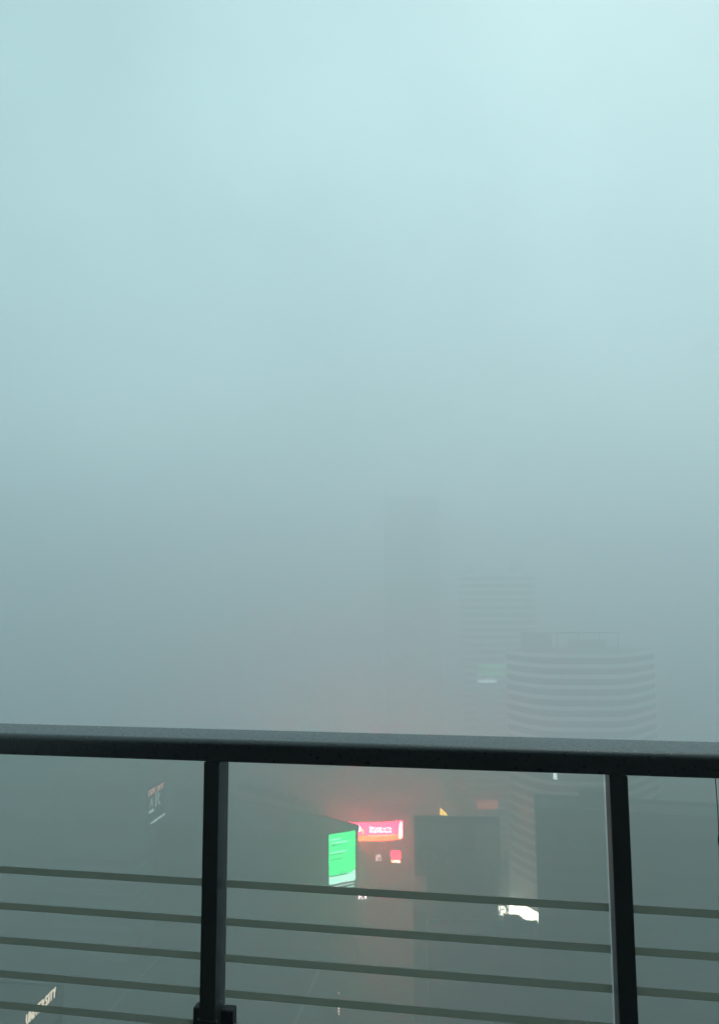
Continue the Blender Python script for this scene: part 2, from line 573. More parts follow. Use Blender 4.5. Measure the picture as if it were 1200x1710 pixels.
# dark hoist bay that interrupts the bands on the near side face
fa, fb = Vector((62.5 - T0.x, 326.5 - T0.y)), Vector((72.8 - T0.x, 301 - T0.y))
fd = (fb - fa).normalized()
fn = Vector((fd.y, -fd.x))
if fn.x > 0: fn = -fn
for t, zz0, zz1 in ((0.36, 62, 88), (0.62, 30, 48), (0.76, 30, 48)):
    c = fa.lerp(fb, t)
    pts = [c - fd * 0.7 + fn * 0.3, c + fd * 0.7 + fn * 0.3, c + fd * 0.7 + fn * 1.0, c - fd * 0.7 + fn * 1.0]
    MB().prism([tuple(p) for p in pts], zz0, zz1).build('service_pier', M['dark_concrete'], tower)
# podium wall and lit lobby glazing under the bands
podium = grown(hexa, 0.2)
MB().ring(podium, grown(hexa, -3), 11.0, 20.5).build('podium_wall', M['pale_concrete'], tower)
MB().prism(grown(hexa, -2.5), 0, 10.99).build('lobby_core', M['pale_concrete'], tower)
lob = MB()
lobby_poly = grown(hexa, -0.4)
n = len(lobby_poly)
inner_poly, dark_lob = grown(hexa, -1.2), MB()
for i in range(n):                                    # only the street side is lit
    j = (i + 1) % n
    side = lobby_poly[i][0] < -17 and lobby_poly[j][0] < -17 and lobby_poly[i][1] < 8
    (lob if side else dark_lob).prism([lobby_poly[i], lobby_poly[j], inner_poly[j], inner_poly[i]], 0.2, 10.9)
lob.build('lobby_glazing', E['lobby'], tower)
dark_lob.build('unlit_glazing', M['tower_glass'], tower)
MB().box(56.5 - T0.x, 63 - T0.x, -2, 5, 3.0, 9.5).build('entrance_glazing', E['lobby'], tower)
MB().box(55 - T0.x, 64 - T0.x, -3, 6, 9.6, 10.4).build('entrance_roof', M['pale_concrete'], tower)
lm_ = MB()
for i in range(n):
    p, q = Vector(lobby_poly[i]), Vector(lobby_poly[(i + 1) % n])
    L = (q - p).length
    for k in range(max(1, int(L / 2.2))):
        c = p.lerp(q, (k + 0.5) / max(1, int(L / 2.2)))
        c = c + c.normalized() * 0.25
        lm_.box(c.x - 0.07, c.x + 0.07, c.y - 0.07, c.y + 0.07, 0.2, 10.9)
lm_.ring(grown(hexa, -0.1), grown(hexa, -0.35), 4.0, 4.15).ring(grown(hexa, -0.1), grown(hexa, -0.35), 7.6, 7.75)
tag(lm_.build('lobby_mullion', M['steel'], tower), kind='stuff')
lw = at(925, 1294, 299.5)
MB().box(lw.x - T0.x - 0.6, lw.x - T0.x + 0.6, lw.y - T0.y - 1.6, lw.y - T0.y - 0.4, lw.z - 1.3, lw.z + 1.0).build('lit_window', E['strip_white'], tower)

# --- the fainter banded tower behind it
a, b = at(774, 1000, 405), at(892, 1000, 405)
far_w = b.x - a.x
far = empty('slab_tower', ((a.x + b.x) / 2, 405, 0), R(-3))
tag(far, 'faint ribbed slab tower in fog behind the banded tower, green sign low down', 'tower')
FT = top_z(830, 958, 405)
MB().prism(rect(far_w, 30), 0, FT).build('wall', M['concrete'], far)
sb = MB().ring(rect(far_w, 30, -0.45), rect(far_w, 30, 0.3), 0, 1.7).mesh('spandrel')
sb.materials.append(M['white_band'])
for k in range(int(FT / 3.9)):
    link_mesh('spandrel', sb, None, far, (0, 0, FT - 1.4 - k * 3.9))
MB().box(-far_w / 2 + 2, -far_w / 2 + 9, 4, 14, FT, FT + 5).build('plant_room', M['pale_concrete'], far)
MB().box(far_w / 2 - 12, far_w / 2 - 6, 4, 14, FT, FT + 6.5).build('plant_room', M['pale_concrete'], far)


def on_far(px, py):
    p = at(px, py, 404)
    return p.x - far.location.x, p.z


gx0, gz1 = on_far(797, 1109)
gx1, gz0 = on_far(846, 1128)
gs = MB().box(gx0, gx1, -1.6, -0.8, gz0, gz1).build('green_sign', M['dark_concrete'], far)
MB().box(gx0, gx1, -1.75, -1.62, gz0, gz0 + 1.6).box(gx0, gx1, -1.75, -1.62, gz1 - 1.8, gz1).build('light_strip', E['dim_green'], gs)
MB().box(gx0, gx1, -1.70, -1.61, gz0 + 1.61, gz1 - 1.81).build('sign_face', glow('sign_dimmer_green', (0.3, 1.0, 0.5), 0.7), gs)
wx0, wz1 = on_far(798, 1135)
wx1, wz0 = on_far(829, 1140)
MB().box(wx0, wx1, -1.2, -0.7, wz0, wz1).build('white_sign', E['dim_white'], far)
wx0, wz1 = on_far(797, 1338)
wx1, wz0 = on_far(831, 1351)
MB().box(wx0, wx1, -1.4, -0.7, wz0, wz1).build('red_sign', E['dim_red'], far)
wx0, wz1 = on_far(796, 1143)
wx1, wz0 = on_far(832, 1235)
MB().box(wx0, wx1, -1.1, -0.5, wz0, wz1).build('facade_panel', M['pale_concrete'], far)

# --- the barely visible tower farthest away
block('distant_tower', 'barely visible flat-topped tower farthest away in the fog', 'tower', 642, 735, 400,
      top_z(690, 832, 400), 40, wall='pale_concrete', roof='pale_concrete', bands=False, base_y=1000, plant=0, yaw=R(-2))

# --- pale slab and its amber sign beyond the unlit billboard
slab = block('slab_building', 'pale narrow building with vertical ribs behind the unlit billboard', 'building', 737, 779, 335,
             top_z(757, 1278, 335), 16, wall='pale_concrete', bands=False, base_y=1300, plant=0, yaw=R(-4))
for i in range(7):
    w_ = at(779, 1300, 335).x - at(737, 1300, 335).x
    x = -w_ / 2 + w_ * (i + 0.5) / 7
    MB().box(x - 0.25, x + 0.25, -0.5, 0.0, 2, top_z(757, 1278, 335) - 1).build('rib', M['concrete'], slab)
pa = at(740, 1358, 331)
amber = empty('amber_sign', (pa.x, pa.y, pa.z))
tag(amber, 'glowing amber leaf-shaped sign peeking over the unlit billboard', 'sign')
leaf = [(-1.35, 2.2), (-1.5, -0.4), (-0.6, -2.6), (0.5, -3.6), (3.0, -4.2), (4.2, -4.4), (2.4, -1.6), (0.4, 0.7)]
MB().outline_xz(list(reversed(leaf)), -0.25, 0.25).build('lit_face', E['amber'], amber)
MB().outline_xz([(x * 1.06, z * 1.05 - 0.05) for x, z in reversed(leaf)], 0.26, 0.7).build('housing', M['dark_steel'], amber)
MB().bar((0.4, 0.5, -3.4), (0.4, 3.2, -3.4), 0.15).build('bracket', M['steel'], amber)
MB().bar((-1.0, 0.5, 0), (-1.0, 3.2, 0), 0.15).build('bracket', M['steel'], amber)

# --- shopping centre with the green screen
mc = at(598, 1382, 302)                               # its roof corner at the street
MALL_H = mc.z
l1 = at(478, 1352, 322)
mall = empty('shopping_centre', (mc.x, mc.y, 0))
tag(mall, 'dark shopping centre with trees along its roof, left of the red screen', 'building')
d1 = Vector((-30, 22))
poly = [(-13.0, -13.2), (-0.8, -9.0), (0, 0), (-7.4, 8), (-31, 25), (-92, 70), (-110, 62), (-104, 16)]
MB().prism(poly, 0, MALL_H).build('wall', M['dark_concrete'], mall)
MB().prism(grown(poly, -1.2), MALL_H + 0.01, MALL_H + 0.2).build('roof', M['roof_dark'], mall)
MB().ring(grown(poly, 0.3), grown(poly, -0.6), MALL_H - 0.8, MALL_H + 1.0).build('parapet', M['mid_concrete'], mall)
fin = MB().ring(grown(poly, 0.35), grown(poly, -0.2), 0, 0.5).mesh('ledge')
fin.materials.append(M['mid_concrete'])
for k in range(6):
    link_mesh('ledge', fin, None, mall, (0, 0, 6 + k * 5.2))
MB().box(-70, -58, 26, 36, MALL_H + 0.2, MALL_H + 3).build('plant_room', M['dark_concrete'], mall)

# the green screen: turned a little towards the street
gl, gr = at(549, 1478, 286), at(593, 1471, 291)
gt = at(549, 1394, 286)
gw = math.hypot(gr.x - gl.x, gr.y - gl.y)
gh = gt.z - gl.z
gyaw = math.atan2(gr.y - gl.y, gr.x - gl.x)
scr = empty('green_screen', (gl.x, gl.y, gl.z), gyaw)
tag(scr, 'bright green LED advertising screen on the shopping centre', 'billboard')
MB().box(-0.5, gw + 0.5, 0.02, 0.8, -0.4, gh + 0.5).build('frame', M['dark_steel'], scr)
face = MB().box(0, gw, -0.12, 0.0, gh * 0.17, gh).build('screen', E['green'], scr)
low = MB()
low.outline_xz([(0, 0), (gw, 0), (gw, gh * 0.235), (gw * 0.8, gh * 0.165), (gw * 0.55, gh * 0.15), (gw * 0.2, gh * 0.145), (0, gh * 0.165)], -0.2, -0.125)
low.build('pale_band', E['green_white'], scr)


def words_row(px0, px1, z0, hgt, mat, skew=0.0, gap=0.25):
    """A row of lit letter strokes, too fine to read from here."""
    mb, x = MB(), px0
    rr = random.Random(int(z0 * 100) + 3)
    while x < px1:
        lw_ = rr.uniform(0.35, 0.6) * hgt
        mb.box(x, min(px1, x + lw_), -0.22, -0.14, z0 + rr.uniform(0, 0.12) * hgt, z0 + hgt * rr.uniform(0.8, 1.0))
        x += lw_ + hgt * gap * rr.uniform(0.3, 1.0)
    return mb


for x0, x1, zt, hh, mt in ((0.06, 0.42, 0.875, 0.030, 'green_white'), (0.12, 0.70, 0.805, 0.030, 'green_white'),
                           (0.05, 0.62, 0.615, 0.027, 'green_white'),
                           (0.08, 0.42, 0.765, 0.020, 'green_dark'), (0.05, 0.50, 0.575, 0.020, 'green_dark'),
                           (0.05, 0.68, 0.475, 0.022, 'green_dark'), (0.46, 0.58, 0.395, 0.014, 'green_dark')):
    tag(words_row(x0 * gw, x1 * gw, zt * gh, hh * gh, E[mt]).build('text_line', E[mt], scr), kind='stuff')
ring_ = MB()
for i in range(10):
    t0, t1 = math.pi * (i / 10), math.pi * ((i + 1) / 10)
    c = (gw * 0.5, gh * 0.175)
    r = gw * 0.085
    ring_.bar((c[0] + r * math.cos(t0), -0.25, c[1] + r * math.sin(t0)), (c[0] + r * math.cos(t1), -0.25, c[1] + r * math.sin(t1)), 0.16)
ring_.build('emblem', E['green_dark'], scr)
# lettering under the screen
tag(words_row(0.4, gw * 0.95, -1.15, 0.55, None).build('caption_line', E['strip_white'], scr), kind='stuff')
tag(words_row(gw * 0.66, gw * 0.95, -2.2, 0.5, None).build('caption_line', E['strip_white'], scr), kind='stuff')
tag(words_row(0.4, gw * 0.36, -2.6, 0.5, None).build('caption_line', E['faint_white'], scr), kind='stuff')
for x in (1.2, gw - 1.2):
    for q in (0.8, 0.2):
        MB().bar((x, 0.8, gh * q), (x, 2.6, gh * q), 0.25).build('bracket', M['dark_steel'], scr)

# pale lit canopy edge below it
ca, cb = at(541, 1486, 284), at(523, 1540, 262)

# --- building behind with the long red screen
redb = block('market_hall', 'low wide building carrying the long red screen', 'building', 540, 722, 362, 27.0, 40,
             wall='concrete', roof='roof_felt', base_y=1420, plant=2, yaw=R(-3), floor_h=5.0, bands=False, seed=5)
ra, rb = at(552, 1402, 352), at(672, 1402, 352)
rt = at(620, 1371, 352)
rw, rh = rb.x - ra.x, rt.z - ra.z
rscr = empty('red_screen', (ra.x, ra.y, ra.z), R(-2.0))
tag(rscr, 'long curved red and orange LED screen advertising delightful duos', 'billboard')


def arc(x):
    t = x / rw
    return -1.6 * math.sin(math.pi * min(1.0, t)) + 2.4 * max(0.0, (t - 0.72) / 0.28) ** 2


def curved(x0, x1, z0, z1, off, thick, seg=18, zlow=None):
    mb = MB()
    for i in range(seg):
        u0, u1 = x0 + (x1 - x0) * i / seg, x0 + (x1 - x0) * (i + 1) / seg
        y0, y1 = arc(u0) - off, arc(u1) - off
        k = len(mb.v)
        za = z0 if zlow is None else z0 + zlow(u0)
        zb = z0 if zlow is None else z0 + zlow(u1)
        mb.v += [(u0, y0, za), (u1, y1, zb), (u1, y1, z1), (u0, y0, z1),
                 (u0, y0 + thick, za), (u1, y1 + thick, zb), (u1, y1 + thick, z1), (u0, y0 + thick, z1)]
        mb.f += [tuple(k + q for q in f4) for f4 in ((0, 1, 2, 3), (5, 4, 7, 6), (3, 2, 6, 7), (1, 0, 4, 5))]
        if i == 0: mb.f.append((k + 4, k, k + 3, k + 7))
        if i == seg - 1: mb.f.append((k + 1, k + 5, k + 6, k + 2))
    return mb


curved(-0.3, rw + 0.3, -0.4, rh + 0.4, 0.0, 0.9).build('frame', M['dark_steel'], rscr)
curved(0, rw, rh * 0.30, rh, 0.14, 0.1).build('screen', E['pink'], rscr)
curved(0, rw, 0.0, rh * 0.295, 0.15, 0.1).build('orange_band', E['orange'], rscr)
curved(rw * 0.53, rw * 0.88, rh * 0.255, rh * 0.32, 0.27, 0.08).build('pale_line', E['peach'], rscr)
bx = rw * 0.962


def blob(name, pts, mat, off=0.3):
    xs = sum(p[0] for p in pts) / len(pts)
    y = arc(xs) - off
    return MB().outline_xz(pts, y - 0.08, y).build(name, mat, rscr)


blob('bottle_picture', [(bx - 1.0, rh * 0.12), (bx - 0.4, rh * 0.04), (bx + 0.5, rh * 0.04), (bx + 1.0, rh * 0.12), (bx + 1.05, rh * 0.55), (bx + 0.5, rh * 0.64),
                        (bx - 0.5, rh * 0.64), (bx - 1.15, rh * 0.55)], E['screen_white'], 0.4)
blob('cap_picture', [(bx - 0.45, rh * 0.68), (bx + 1.0, rh * 0.68), (bx + 1.0, rh * 0.93), (bx + 0.4, rh * 0.93), (bx - 0.3, rh * 0.84)], E['screen_white'], 0.4)
lx = rw * 0.385
blob('bowl_picture', [(lx - 1.5, rh * 0.6), (lx - 0.8, rh * 0.5), (lx + 0.8, rh * 0.5), (lx + 1.4, rh * 0.6), (lx + 1.3, rh * 0.74), (lx - 1.2, rh * 0.72)], E['screen_white'], 0.4)
blob('fruit_picture', [(lx - 0.9, rh * 0.745), (lx + 0.9, rh * 0.76), (lx + 0.7, rh * 0.86), (lx, rh * 0.9), (lx - 0.7, rh * 0.86)], E['screen_mauve'], 0.45)
blob('cup_picture', [(lx + 1.7, rh * 0.36), (lx + 2.4, rh * 0.36), (lx + 2.9, rh * 0.62), (lx + 1.7, rh * 0.66)], E['peach'], 0.4)
blob('ribbon_picture', [(rw * 0.21, rh * 0.88), (rw * 0.30, rh * 0.72), (rw * 0.35, rh * 0.62), (rw * 0.355, rh * 0.68), (rw * 0.29, rh * 0.82), (rw * 0.23, rh * 0.94)], E['peach'], 0.4)


def text_mesh(body, size, depth, name='lettering', bold=0.0, space=1.0):
    cu = bpy.data.curves.new(name, 'FONT')
    cu.body = body
    cu.size = size
    cu.extrude = depth
    cu.offset = bold
    cu.space_character = space
    cu.resolution_u = 2
    tmp = bpy.data.objects.new('tmp_text', cu)
    COL.objects.link(tmp)
    bpy.context.view_layer.update()
    me = bpy.data.meshes.new_from_object(tmp.evaluated_get(bpy.context.evaluated_depsgraph_get()))
    bpy.data.objects.remove(tmp)
    bpy.data.curves.remove(cu)
    me.name = name
    me.materials.clear()
    return me


def stand_text(me, mat, parent, x, y, z, width=None, height=None):
    """Turn a flat lettering mesh upright, facing -y, fitted to a width and cap height."""
    xs = [v.co.x for v in me.vertices]
    ys = [v.co.y for v in me.vertices]
    sx = width / (max(xs) - min(xs)) if width else 1.0
    sy = height / (max(ys) - min(ys)) if height else sx
    for v in me.vertices:
        v.co = Vector(((v.co.x - min(xs)) * sx, -v.co.z, (v.co.y - min(ys)) * sy))
    return link_mesh(me.name, me, mat, parent, (x, y, z))


tx0, tx1 = at(617, 1385, 352).x - ra.x, at(653, 1385, 352).x - ra.x
for line, zc, hh in (('Discover all the', 0.63, 0.155), ('delightful duos', 0.42, 0.19)):
    me = text_mesh(line, 1.6, 0.04, bold=0.03)
    o = stand_text(me, E['screen_white'], rscr, tx0, arc((tx0 + tx1) / 2) - 0.45, rh * zc, tx1 - tx0, rh * hh)
    tag(o, kind='stuff')
for x in (rw * 0.3, rw * 0.6, rw * 0.9):
    MB().bar((x, arc(x) + 0.9, rh * 0.5), (x, arc(x) + 12, rh * 0.5), 0.25).build('bracket', M['dark_steel'], rscr)


def light_box(name, label, px0, px1, py0, py1, dist, mat, bevel_r=0.0):
    p, q = at(px0, py1, dist), at(px1, py0, dist)
    w, h = q.x - p.x, q.z - p.z
    root = empty(name, (p.x, p.y, p.z))
    tag(root, label, 'sign')
    r = bevel_r
    pts = []
    for cx, cz, a0 in ((w - r, h - r, 0), (r, h - r, 90), (r, r, 180), (w - r, r, 270)):
        for i in range(4):
            a = R(a0 + 30 * i)
            pts.append((cx + r * math.cos(a), cz + r * math.sin(a)))
    if r == 0: pts = [(0, 0), (w, 0), (w, h), (0, h)]
    MB().outline_xz(pts, -0.2, 0.0).build('lit_face', mat, root)
    MB().outline_xz([((x - w / 2) * 1.05 + w / 2, (z - h / 2) * 1.05 + h / 2) for x, z in pts], 0.01, 0.5).build('housing', M['dark_steel'], root)
    return root, w, h


rs, w, h = light_box('red_sign', 'small square red light box with rounded corners below the red screen', 652, 669, 1420, 1435, 348, E['red_sign'], 0.9)
MB().box(0.2, w - 0.1, -0.2, 0.3, -1.5, -0.25).build('caption_box', E['peach'], rs)
MB().box(1.4, w - 0.9, -0.32, -0.21, -1.1, -0.5).build('caption', E['screen_white'], rs)
MB().bar((w / 2, 0.5, h / 2), (w / 2, 13, h / 2), 0.2).build('bracket', M['steel'], rs)
ws, w, h = light_box('poster_sign', 'small white lit poster left of the rounded red light box', 627, 636, 1427, 1438, 348, E['pink_white'])
MB().outline_xz([(w * 0.5, h * 0.2), (w * 0.8, h * 0.2), (w * 0.78, h * 0.5), (w * 0.62, h * 0.6), (w * 0.45, h * 0.45)], -0.3, -0.21).build('figure_print', M['vinyl_dark'], ws)
MB().box(w * 0.08, w * 0.92, -0.29, -0.21, h * 0.02, h * 0.10).build('caption_print', M['vinyl'], ws)
MB().bar((w / 2, 0.5, h / 2), (w / 2, 13, h / 2), 0.2).build('bracket', M['steel'], ws)
ps, w, h = light_box('shop_sign', 'tiny pink and white lit shop sign near street level under the green screen', 597, 612, 1492, 1503, 312, M['vinyl'])
for pts in ([(0.1, 0.9), (0.5, 0.5), (1.0, 1.2), (1.2, 2.4), (0.2, 2.5)], [(3.0, 0.7), (3.5, 0.6), (3.6, 2.5), (2.6, 2.4), (2.6, 2.0), (3.0, 1.7)]):
    MB().outline_xz([(x * w / 3.7, z * h / 2.7) for x, z in pts], -0.32, -0.21).build('white_shape', E['screen_white'], ps)
MB().outline_xz([(1.1 * w / 3.7, 0.9 * h / 2.7), (2.0 * w / 3.7, 0.25 * h / 2.7), (2.6 * w / 3.7, 0.4 * h / 2.7), (2.4 * w / 3.7, 1.2 * h / 2.7), (1.4 * w / 3.7, 1.9 * h / 2.7)], -0.30, -0.21).build('pink_shape', E['pink_white'], ps)
MB().bar((w / 2, 0.3, h / 2), (w / 2, 0.3, h / 2 - ps.location.z), 0.15).build('pole', M['steel'], ps)

# --- unlit rooftop billboard and the building under it
bb_d = 250
ba, bb = at(694, 1459, bb_d), at(832, 1463, bb_d)
bt = at(760, 1364, bb_d)
bw, bh = bb.x - ba.x, bt.z - ba.z
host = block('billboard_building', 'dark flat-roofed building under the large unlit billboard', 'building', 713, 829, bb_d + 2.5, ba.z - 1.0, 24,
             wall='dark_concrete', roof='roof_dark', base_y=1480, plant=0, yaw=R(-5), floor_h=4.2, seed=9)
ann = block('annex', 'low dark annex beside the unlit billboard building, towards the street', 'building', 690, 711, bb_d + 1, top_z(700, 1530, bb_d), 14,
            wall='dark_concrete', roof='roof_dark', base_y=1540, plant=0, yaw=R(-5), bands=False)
brd = empty('unlit_billboard', (ba.x, ba.y, ba.z), R(-5))
tag(brd, 'large unlit grey rooftop billboard with a faint round emblem', 'billboard')
MB().box(0, bw, 0, 0.5, 0, bh).build('panel', M['vinyl'], brd)
fr = MB().box(-0.4, bw + 0.4, -0.1, 0.6, bh + 0.001, bh + 0.5).box(-0.4, bw + 0.4, -0.1, 0.6, -0.5, -0.001)
fr.box(-0.4, -0.001, -0.1, 0.6, 0.0, bh).box(bw + 0.001, bw + 0.4, -0.1, 0.6, 0, bh)
fr.build('frame', M['dark_steel'], brd)
MB().box(0.05, bw - 0.05, -0.05, -0.004, bh * 0.90, bh - 0.02).build('header_print', M['vinyl_dark'], brd)
em = MB()
for i in range(20):
    t0, t1 = 2 * math.pi * i / 20, 2 * math.pi * (i + 1) / 20
    c, r0, r1 = (bw * 0.155, bh * 0.30), bh * 0.15, bh * 0.21
    k = len(em.v)
    for yy in (-0.05, -0.004):
        em.v += [(c[0] + r0 * math.cos(t0), yy, c[1] + r0 * math.sin(t0)), (c[0] + r1 * math.cos(t0), yy, c[1] + r1 * math.sin(t0)),
                 (c[0] + r1 * math.cos(t1), yy, c[1] + r1 * math.sin(t1)), (c[0] + r0 * math.cos(t1), yy, c[1] + r0 * math.sin(t1))]
    em.f += [(k, k + 1, k + 2, k + 3), (k + 1, k + 5, k + 6, k + 2), (k, k + 3, k + 7, k + 4)]
em.build('emblem', M['vinyl_dark'], brd)
MB().outline_xz([(bw * 0.10, bh * 0.36), (bw * 0.155, bh * 0.2), (bw * 0.21, bh * 0.36), (bw * 0.185, bh * 0.38), (bw * 0.155, bh * 0.29), (bw * 0.125, bh * 0.38)], -0.05, -0.004).build('emblem_mark', M['vinyl_dark'], brd)
MB().outline_xz([(bw * 0.30, bh * 0.12), (bw * 0.335, bh * 0.12), (bw * 0.335, bh * 0.46), (bw * 0.30, bh * 0.46)], -0.05, -0.004).outline_xz(
    [(bw * 0.335, bh * 0.30), (bw * 0.40, bh * 0.44), (bw * 0.435, bh * 0.42), (bw * 0.385, bh * 0.28)], -0.05, -0.004).build('letter_print', M['vinyl_dark'], brd)
MB().box(bw * 0.55, bw * 0.70, -0.05, -0.004, bh * 0.38, bh * 0.895).build('column_print', M['vinyl_dark'], brd)
MB().outline_xz([(bw * 0.72, bh * 0.5), (bw * 0.97, bh * 0.12), (bw * 0.985, bh * 0.88), (bw * 0.74, bh * 0.88)], -0.05, -0.004).build('pale_print', M['vinyl_pale'], brd)
for i in range(5):
    x = bw * (0.08 + 0.21 * i)
    MB().bar((x, 0.6, bh * 0.8), (x, 8, -0.8), 0.18).bar((x, 0.6, 0.2), (x, 8, -0.8), 0.14).build('strut', M['dark_steel'], brd)
# lattice mast at its end
la, lb = at(832, 1425, 248), at(849, 1530, 248)
mast = empty('lattice_mast', ((la.x + lb.x) / 2, 248, 0))
tag(mast, 'steel lattice mast in front of the lit lobby, beside the unlit billboard', 'mast')
mw2, mh = (lb.x - la.x) / 2, la.z
ch = MB()
for sx in (-1, 1):
    for sy in (0, 3.2):
        ch.bar((sx * mw2, sy, 0), (sx * mw2, sy, mh), 0.16)
ch.build('chord', M['dark_steel'], mast)
stp = 2.2
for k in range(int(mh / stp)):
    z = k * stp
    s = 1 if k % 2 else -1
    for sy in (0, 3.2):
        d_ = MB()
        d_.bar((-s * mw2, sy, z), (s * mw2, sy, z + stp), 0.17).bar((-mw2, sy, z), (mw2, sy, z), 0.15)
        d_.build('brace', M['dark_steel'], mast)

# --- dark block in front of the banded tower, and the garden podium that hides the foot of the lobby
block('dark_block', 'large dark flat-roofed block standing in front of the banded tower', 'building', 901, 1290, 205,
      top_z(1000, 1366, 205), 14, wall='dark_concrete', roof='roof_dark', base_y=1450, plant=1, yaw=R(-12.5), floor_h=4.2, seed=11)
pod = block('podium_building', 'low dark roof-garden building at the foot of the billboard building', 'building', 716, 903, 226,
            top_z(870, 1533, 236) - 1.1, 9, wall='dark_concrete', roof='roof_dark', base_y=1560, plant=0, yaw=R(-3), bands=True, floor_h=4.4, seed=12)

# --- office building with the wall sign, far left
sa = at(247, 1326, 300)
sgn_b = empty('office_building', tuple((sa - GY * 8 - GX * 0.7).to_2d()) + (0,), -GRID)
tag(sgn_b, 'grey office building far left with a lit sign on its side', 'building')
OH = top_z(250, 1303, 300)
poly = [(-34, 0), (0, 0), (0, 34), (-34, 34)]
MB().prism(poly, 0, OH).build('wall', M['pale_concrete'], sgn_b)
MB().ring(grown(poly, 0.3), grown(poly, -0.6), OH - 0.6, OH + 0.9).build('parapet', M['pale_concrete'], sgn_b)
MB().prism(grown(poly, -0.8), OH + 0.01, OH + 0.1).build('roof', M['concrete'], sgn_b)
lg = MB().ring(grown(poly, 0.1), grown(poly, -0.3), 0, 2.0).mesh('window_band')
lg.materials.append(M['concrete'])
for k in range(8):
    link_mesh('window_band', lg, None, sgn_b, (0, 0, 4 + k * 4.2))
ws = empty('wall_sign', (sa.x + 0.3, sa.y, sa.z), R(90) - GRID)
tag(ws, 'lit wall sign of red strokes over pale letters on the office building', 'sign')
MB().box(-0.3, 15.6, 0.05, 0.5, -13.5, 2.0).build('backing', M['mid_concrete'], ws)
x = 0.0
for i, wd in enumerate((1.1, 1.5, 1.7, 1.0, 1.6, 1.9)):
    st = MB().box(x, x + wd * 0.32, -0.3, 0.0, -0.8, 1.2).box(x + wd * 0.33, x + wd * 0.8, -0.3, 0.0, 0.7, 1.2)
    if i % 2: st.box(x + wd * 0.33, x + wd * 0.7, -0.3, 0.0, -0.2, 0.2)
    st.build('stroke', E['letters_red'], ws)
    x += wd + 0.75 + (0.9 if i == 2 else 0)
for ch_, x, z, wd, hh in (('A', 0.8, -5.6, 3.6, 3.4), ('R', 6.2, -6.6, 4.6, 5.6)):
    stand_text(text_mesh(ch_, 3, 0.1, 'letter'), E['faint_white'], ws, x, -0.1, z, wd, hh)
MB().box(0.8, 4.6, -0.3, 0.0, -7.6, -6.6).build('underline', E['dim_white'], ws)
tag(words_row(2.2, 15.0, -12.0, 1.1, None, gap=0.12).build('caption_line', E['dim_white'], ws), kind='stuff')

# --- nearer building with roof letters, bottom corner
ua, ub = at(44, 1712, 148), at(93, 1664, 160)
uz = ua.z
ub = ground_at(93, 1664, uz)
uni_dir = (Vector((ub.x, ub.y)) - Vector((ua.x, ua.y)))
uyaw = math.atan2(uni_dir.y, uni_dir.x)
ulen = uni_dir.length
uni = empty('campus_building', (ua.x, ua.y, 0), uyaw)
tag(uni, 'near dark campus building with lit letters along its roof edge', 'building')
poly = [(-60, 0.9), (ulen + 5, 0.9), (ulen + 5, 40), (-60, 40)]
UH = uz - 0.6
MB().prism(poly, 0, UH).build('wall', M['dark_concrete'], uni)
MB().prism(grown(poly, -0.7), UH + 0.01, UH + 0.12).build('roof', M['roof_dark'], uni)
MB().ring(grown(poly, 0.0), grown(poly, -0.6), UH, UH + 0.5).build('parapet', M['dark_concrete'], uni)
lg = MB().box(-59, ulen + 4, 0.78, 0.89, 0, 2.0).mesh('window_band')
lg.materials.append(M['ribbon_glass'])
for k in range(int(UH / 4) - 1):
    link_mesh('window_band', lg, None, uni, (0, 0, 3 + k * 4))
MB().box(-30, -20, 14, 24, UH + 0.1, UH + 3.2).build('plant_room', M['mid_concrete'], uni)
sgn = empty('roof_letters', (ua.x, ua.y, uz), uyaw)
tag(sgn, 'warm white lit letters spelling UNIVERSITY on the campus roof edge', 'sign')
x = 0.0
word = 'UNIVERSITY'
widths = {'I': 0.35}
tot = sum(widths.get(c, 1.0) for c in word) + 0.28 * (len(word) - 1)
k = ulen / tot
for c in word:
    wd = widths.get(c, 1.0) * k
    stand_text(text_mesh(c, 2, 0.1, 'letter', bold=0.01), E['letters'], sgn, x, 0, 0, wd, 1.75)
    x += wd + 0.28 * k
MB().box(-0.3, ulen + 0.3, 0.12, 0.24, 0.2, 0.32).box(-0.3, ulen + 0.3, 0.12, 0.24, 1.3, 1.42).build('support_rail', M['dark_steel'], sgn)
pst = MB().box(-0.05, 0.05, 0.25, 0.35, -0.1, 1.6).mesh('support_post')
pst.materials.append(M['dark_steel'])
for i in range(7):
    link_mesh('support_post', pst, None, sgn, (ulen * i / 6, 0.0, 0))


